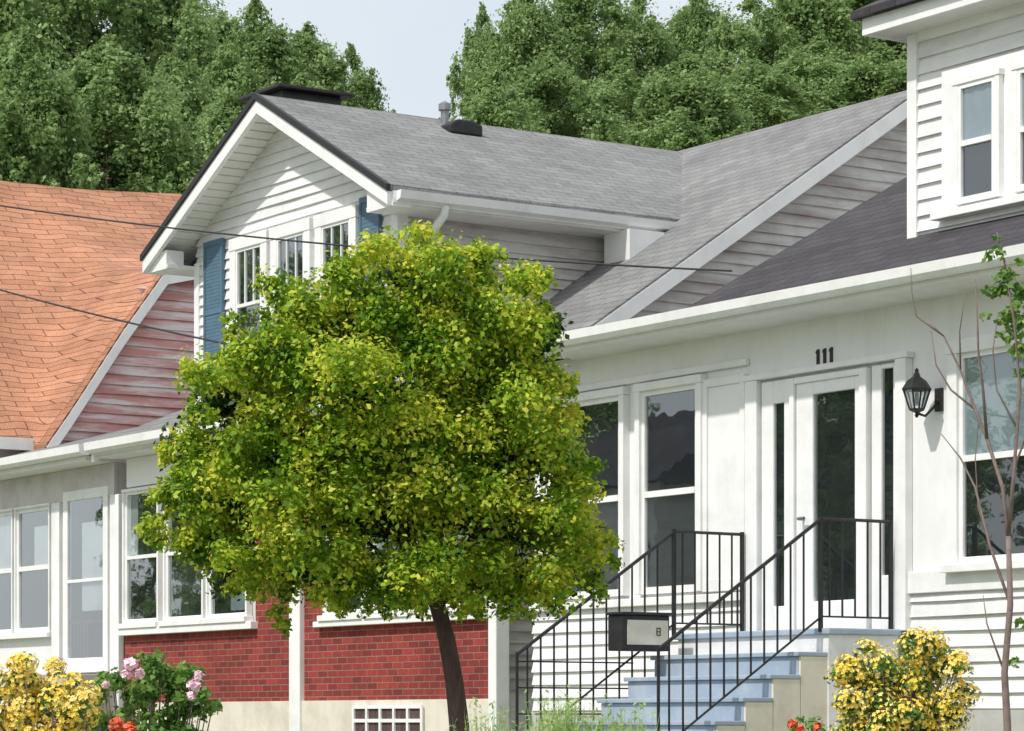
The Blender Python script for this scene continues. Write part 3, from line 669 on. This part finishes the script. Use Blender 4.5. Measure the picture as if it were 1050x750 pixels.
def reflection_hedge(label,x0,x1,y,h,seed):  # unseen leafy row added to cover bright sky in the window reflections
    t=thing('reflection_hedge',label,'reflection_hedge',((x0+x1)/2,y,0)); r=random.Random(seed); cl=[]
    n=int((x1-x0)/.8)
    for i in range(n):
        for z in (.6,1.8,3.0):
            if z<h: cl.append((x0+(x1-x0)*i/n+r.uniform(-.3,.3),y+r.uniform(-.4,.4),z*r.uniform(.9,1.1),r.uniform(.8,1.2)))
    MB().box(x0,x1,y-.15,y+.15,-.1,h*.8).build('inner_growth',M['bark'],t)
    V,n=leaves(cl,170,.26,seed,core=.3); leafobj('foliage',V,n,M['leafbush'],t)
reflection_hedge('tall greenery added across the street for window reflections, near the pale house',-67,-47,-18.5,4,51)
reflection_hedge('long greenery added across the street for window reflections, at the far end',-125,-76,-18.5,4,52)
# -- bushes
def bush(name,label,cx,cy,rx,ry,d,n,dens,size,flower=None,fn=0,fs=.03,seed=1,cat='bush',cr=(.32,.5),edge=0):
    r=random.Random(seed); c=PD(cx,cy,d); b0=Vector((c.x,c.y,terr(c.x,c.y))); t=thing(name,label,cat,tuple(b0)); s=d/F
    cl=[]
    for i in range(n):
        a=r.uniform(0,2*math.pi); q=math.sqrt(r.random()); k=r.uniform(*cr)
        if i<edge: q=r.uniform(1.05,1.25); a=r.uniform(math.pi,2*math.pi); k=r.uniform(.18,.28)
        p=PD(cx+rx*q*math.cos(a),cy+ry*q*math.sin(a),d)+fwd*r.uniform(-.6,.6)*rx*s
        cl.append((p.x,p.y,p.z,min(rx,ry)*s*k))
    st=MB()
    for q in cl: st.tube([b0-Vector((0,0,.05)),b0.lerp(Vector(q[:3]),.5),q[:3]],[.01,.006,.003],5)
    st.build('stems',M['twig'],t)
    V,k=leaves(cl,dens,size,seed,core=.2,spray=.5); leafobj('foliage',V,k,M['leafbush'],t)
    if flower:
        f=MB()
        for i in range(fn):
            q=cl[r.randrange(len(cl))]; dv=Vector((r.gauss(0,1),r.gauss(0,1),r.gauss(0,1)+.5)).normalized(); dv=(dv-fwd*.5).normalized()
            p=Vector(q[:3])+dv*q[3]*r.uniform(.8,1.2)
            a=dv.cross(Vector((0,0,1))).normalized(); b_=dv.cross(a)
            for k in range(5):
                th=2*math.pi*k/5+i; e=(a*math.cos(th)+b_*math.sin(th)); e2=(a*math.cos(th+.6)+b_*math.sin(th+.6)); e3=(a*math.cos(th-.6)+b_*math.sin(th-.6))
                z_=fs*r.uniform(.7,1.3); f.add([p,p+e2*z_*.6+dv*z_*.3,p+e*z_+dv*z_*.25,p+e3*z_*.6+dv*z_*.3],[(0,1,2,3)])
        f.build('blossom',M[flower],t)
    return t,cl
bush('flowering_bush','rounded yellow flowering bush before the steps at lower right',922,720,57,54,16,80,15000,.028,'fl_y',3600,.014,31,edge=14,cr=(.24,.38))
bush('flowering_bush','dense yellow flowering bush in the lower left corner',32,738,54,46,14,66,14000,.026,'fl_y',3600,.014,32,edge=14,cr=(.24,.38))
t,rc=bush('rose_bush','green rose bush with pink blooms at the lower left',150,728,60,42,15,64,17000,.034,None,0,.03,33,edge=14,cr=(.26,.42))
def rose(px,py,d,r_,mat,par):
    c=PD(px,py,d); f=MB(); r=random.Random(int(px*7+py))
    for k in range(34):
        zz=1-2*(k+.5)/34; ph=k*2.4; rad=math.sqrt(1-zz*zz); dv=Vector((rad*math.cos(ph),rad*math.sin(ph),zz))
        tn=(dv+Vector((r.gauss(0,.35),r.gauss(0,.35),r.gauss(0,.35)))).normalized(); a=tn.cross(Vector((.3,.2,1))).normalized(); b_=tn.cross(a)
        p=c+dv*r_*r.uniform(.45,.8); w_=r_*.5
        f.add([p-a*w_,p-b_*w_*.9-tn*w_*.15,p+a*w_,p+b_*w_+tn*w_*.3],[(0,1,2,3)])
    f.build('rose_bloom',M[mat],par)
for q in ((134,681,.042,'fl_p'),(142,690,.034,'fl_p'),(130,691,.03,'fl_p'),(199,703,.038,'fl_p'),(204,693,.03,'fl_p'),(196,713,.028,'fl_p'),(108,702,.022,'fl_p'),(120,743,.045,'fl_o'),(133,747,.04,'fl_o')):
    rose(q[0],q[1],14.3,q[2],q[3],t)
def grassclump(label,px0,px1,ytop,d,n,seed):
    r=random.Random(seed); c=PD((px0+px1)/2,740,d); b0=Vector((c.x,c.y,terr(c.x,c.y))); t=thing('grass_clump',label,'grass',tuple(b0)); f=MB()
    for i in range(n):
        px=r.uniform(px0,px1); p=PD(px,740,d)+fwd*r.uniform(-.4,.4); p.z=terr(p.x,p.y)
        edge=1-abs((px-(px0+px1)/2)/((px1-px0)/2))**3
        h=((740-ytop)/F*d+HC-p.z)*r.uniform(.72,1.04)*(.85+.15*edge)*(1+.05*math.sin(px*.09)); ln_=Vector((r.gauss(0,.07),r.gauss(0,.07),0)); w_=Vector((r.uniform(-1,1),r.uniform(-1,1),0)).normalized()*.007
        m_=p+Vector((0,0,h*.6))+ln_*.4; tp=p+Vector((0,0,h))+ln_
        f.add([p-w_,p+w_,m_+w_,tp,m_-w_],[(0,1,2,3,4)])
        for k in range(9):
            q=m_.lerp(tp,r.random()); o_=Vector((r.gauss(0,1),r.gauss(0,1),r.gauss(.4,.7))).normalized()*r.uniform(.025,.05); s_=o_.cross(Vector((0,0,1)))*.25
            f.add([q,q+o_*.5+s_,q+o_,q+o_*.5-s_],[(0,1,2,3)])
    f.build('blades',M['blade'],t)
grassclump('pale feathery grass clump below the blue steps at bottom centre',515,668,728,15,2600,5)
grassclump('small pale grass clump beside the tree trunk at the bottom edge',455,522,735,15.5,560,6)
t,_=bush('flower_plant','small plant with orange red flowers at the foot of the steps',825,757,22,20,16.5,16,14000,.03,None,0,.03,37,'plant')
for q in ((812,742),(820,747),(838,745)): rose(q[0],q[1],16,.03,'fl_o',t)
# -- young tree at right
d=14.5; b0=PD(1033,745,d); b0.z=terr(b0.x,b0.y)
yt=thing('young_tree','slender young tree with bare twigs and few leaves at right edge','tree',tuple(b0))
MB().tube([b0,PD(1033,745,d),PD(1030,690,d),PD(1036,620,d),PD(1034,550,d)],[.026,.019,.017,.015,.013],8).build('trunk',M['twig'],yt,smooth_=True)
def tw(pts,r0,r1):
    n_=len(pts); MB().tube([PD(a,b_,d+o) for a,b_,o in pts],[r0+(r1-r0)*i/(n_-1) for i in range(n_)],6).build('branch',M['twig'],yt,smooth_=True)
tw([(1034,550,0),(1028,500,.1),(1012,450,.15),(1000,420,.2),(985,380,.25),(968,345,.25),(950,328,.3)],.012,.003)
tw([(1012,450,.15),(1008,400,0),(1003,360,0),(1002,320,0),(1000,286,0)],.009,.0025)
tw([(1000,420,.2),(975,400,.3),(960,375,.3),(955,340,.3)],.007,.002)
tw([(985,380,.25),(984,340,.2),(990,300,.1)],.005,.002)
tw([(968,345,.25),(940,325,.3),(935,300,.3),(934,275,.3)],.005,.002)
tw([(1034,550,0),(1040,480,-.1),(1046,400,-.1),(1040,330,-.1),(1030,270,0),(1022,238,0)],.012,.003)
tw([(1036,620,0),(1015,560,.2),(1000,500,.2),(985,470,.3),(965,445,.3)],.009,.0025)
tw([(1015,560,.2),(1003,520,.3),(1000,470,.3),(1004,430,.3)],.005,.002)
tw([(1040,480,0),(1055,440,0),(1060,380,0)],.007,.003)
tw([(1030,690,0),(1012,640,.1),(1008,610,.1)],.006,.002)
tw([(1043,440,-.1),(1022,400,0),(1018,360,0),(1024,320,0)],.006,.002)
cl=[]
for a,b_,r_ in ((1022,262,11),(1030,285,14),(1038,300,15),(1042,322,17),(1018,300,9),(1048,340,15),(1030,330,11),(1045,360,11),(1012,325,6),(1020,245,6),(1046,385,9),(1036,350,9),(1058,400,10),(1024,345,6),(1046,640,8),(1040,680,7),(1052,300,12),(1050,270,8)):
    p=PD(a,b_,d); cl.append((p.x,p.y,p.z,r_*d/F))
V,n=leaves(cl,16000,.036,77); leafobj('foliage',V,n,M['leafbush'],yt)
# =================== LIGHT, SKY, CAMERA ===================
sd_=Vector((.12,-.92,1.12)).normalized(); el=math.asin(sd_.z); az=math.atan2(sd_.x,sd_.y)
W=bpy.data.worlds.new('World'); SC.world=W; W.use_nodes=True; N=W.node_tree.nodes; L=W.node_tree.links
sk=N.new('ShaderNodeTexSky'); sk.sky_type='NISHITA'; sk.sun_disc=False; sk.sun_elevation=el; sk.sun_rotation=az; sk.dust_density=2.5; sk.air_density=1.0
tc=N.new('ShaderNodeTexCoord'); nz=N.new('ShaderNodeTexNoise'); nz.inputs['Scale'].default_value=5; nz.inputs['Detail'].default_value=6
L.new(tc.outputs['Generated'],nz.inputs['Vector'])
rp=N.new('ShaderNodeMapRange'); rp.inputs[1].default_value=.35; rp.inputs[2].default_value=.65; rp.inputs[3].default_value=.72; rp.inputs[4].default_value=.92; L.new(nz.outputs[0],rp.inputs[0])
mxs=N.new('ShaderNodeMix'); mxs.data_type='RGBA'; mxs.inputs[7].default_value=(5.9,6.25,6.5,1); L.new(sk.outputs[0],mxs.inputs[6]); L.new(rp.outputs[0],mxs.inputs[0])
L.new(mxs.outputs[2],N['Background'].inputs[0]); N['Background'].inputs[1].default_value=.15
ld=bpy.data.lights.new('sun','SUN'); ld.energy=3.3; ld.angle=math.radians(1.5); ld.color=(1,.965,.91)
lo_=bpy.data.objects.new('sun',ld); COL.objects.link(lo_); lo_.rotation_euler=(-sd_).to_track_quat('-Z','Y').to_euler()
cd=bpy.data.cameras.new('camera'); co=bpy.data.objects.new('camera',cd); COL.objects.link(co)
cd.sensor_width=36; cd.lens=F/1050*36; cd.shift_y=(HY-375)/1050; cd.clip_end=4000
co.location=(0,0,HC); co.rotation_euler=(math.pi/2,0,math.radians(56)); SC.camera=co
SC.view_settings.view_transform='Standard'; SC.view_settings.look='None'; SC.view_settings.exposure=0
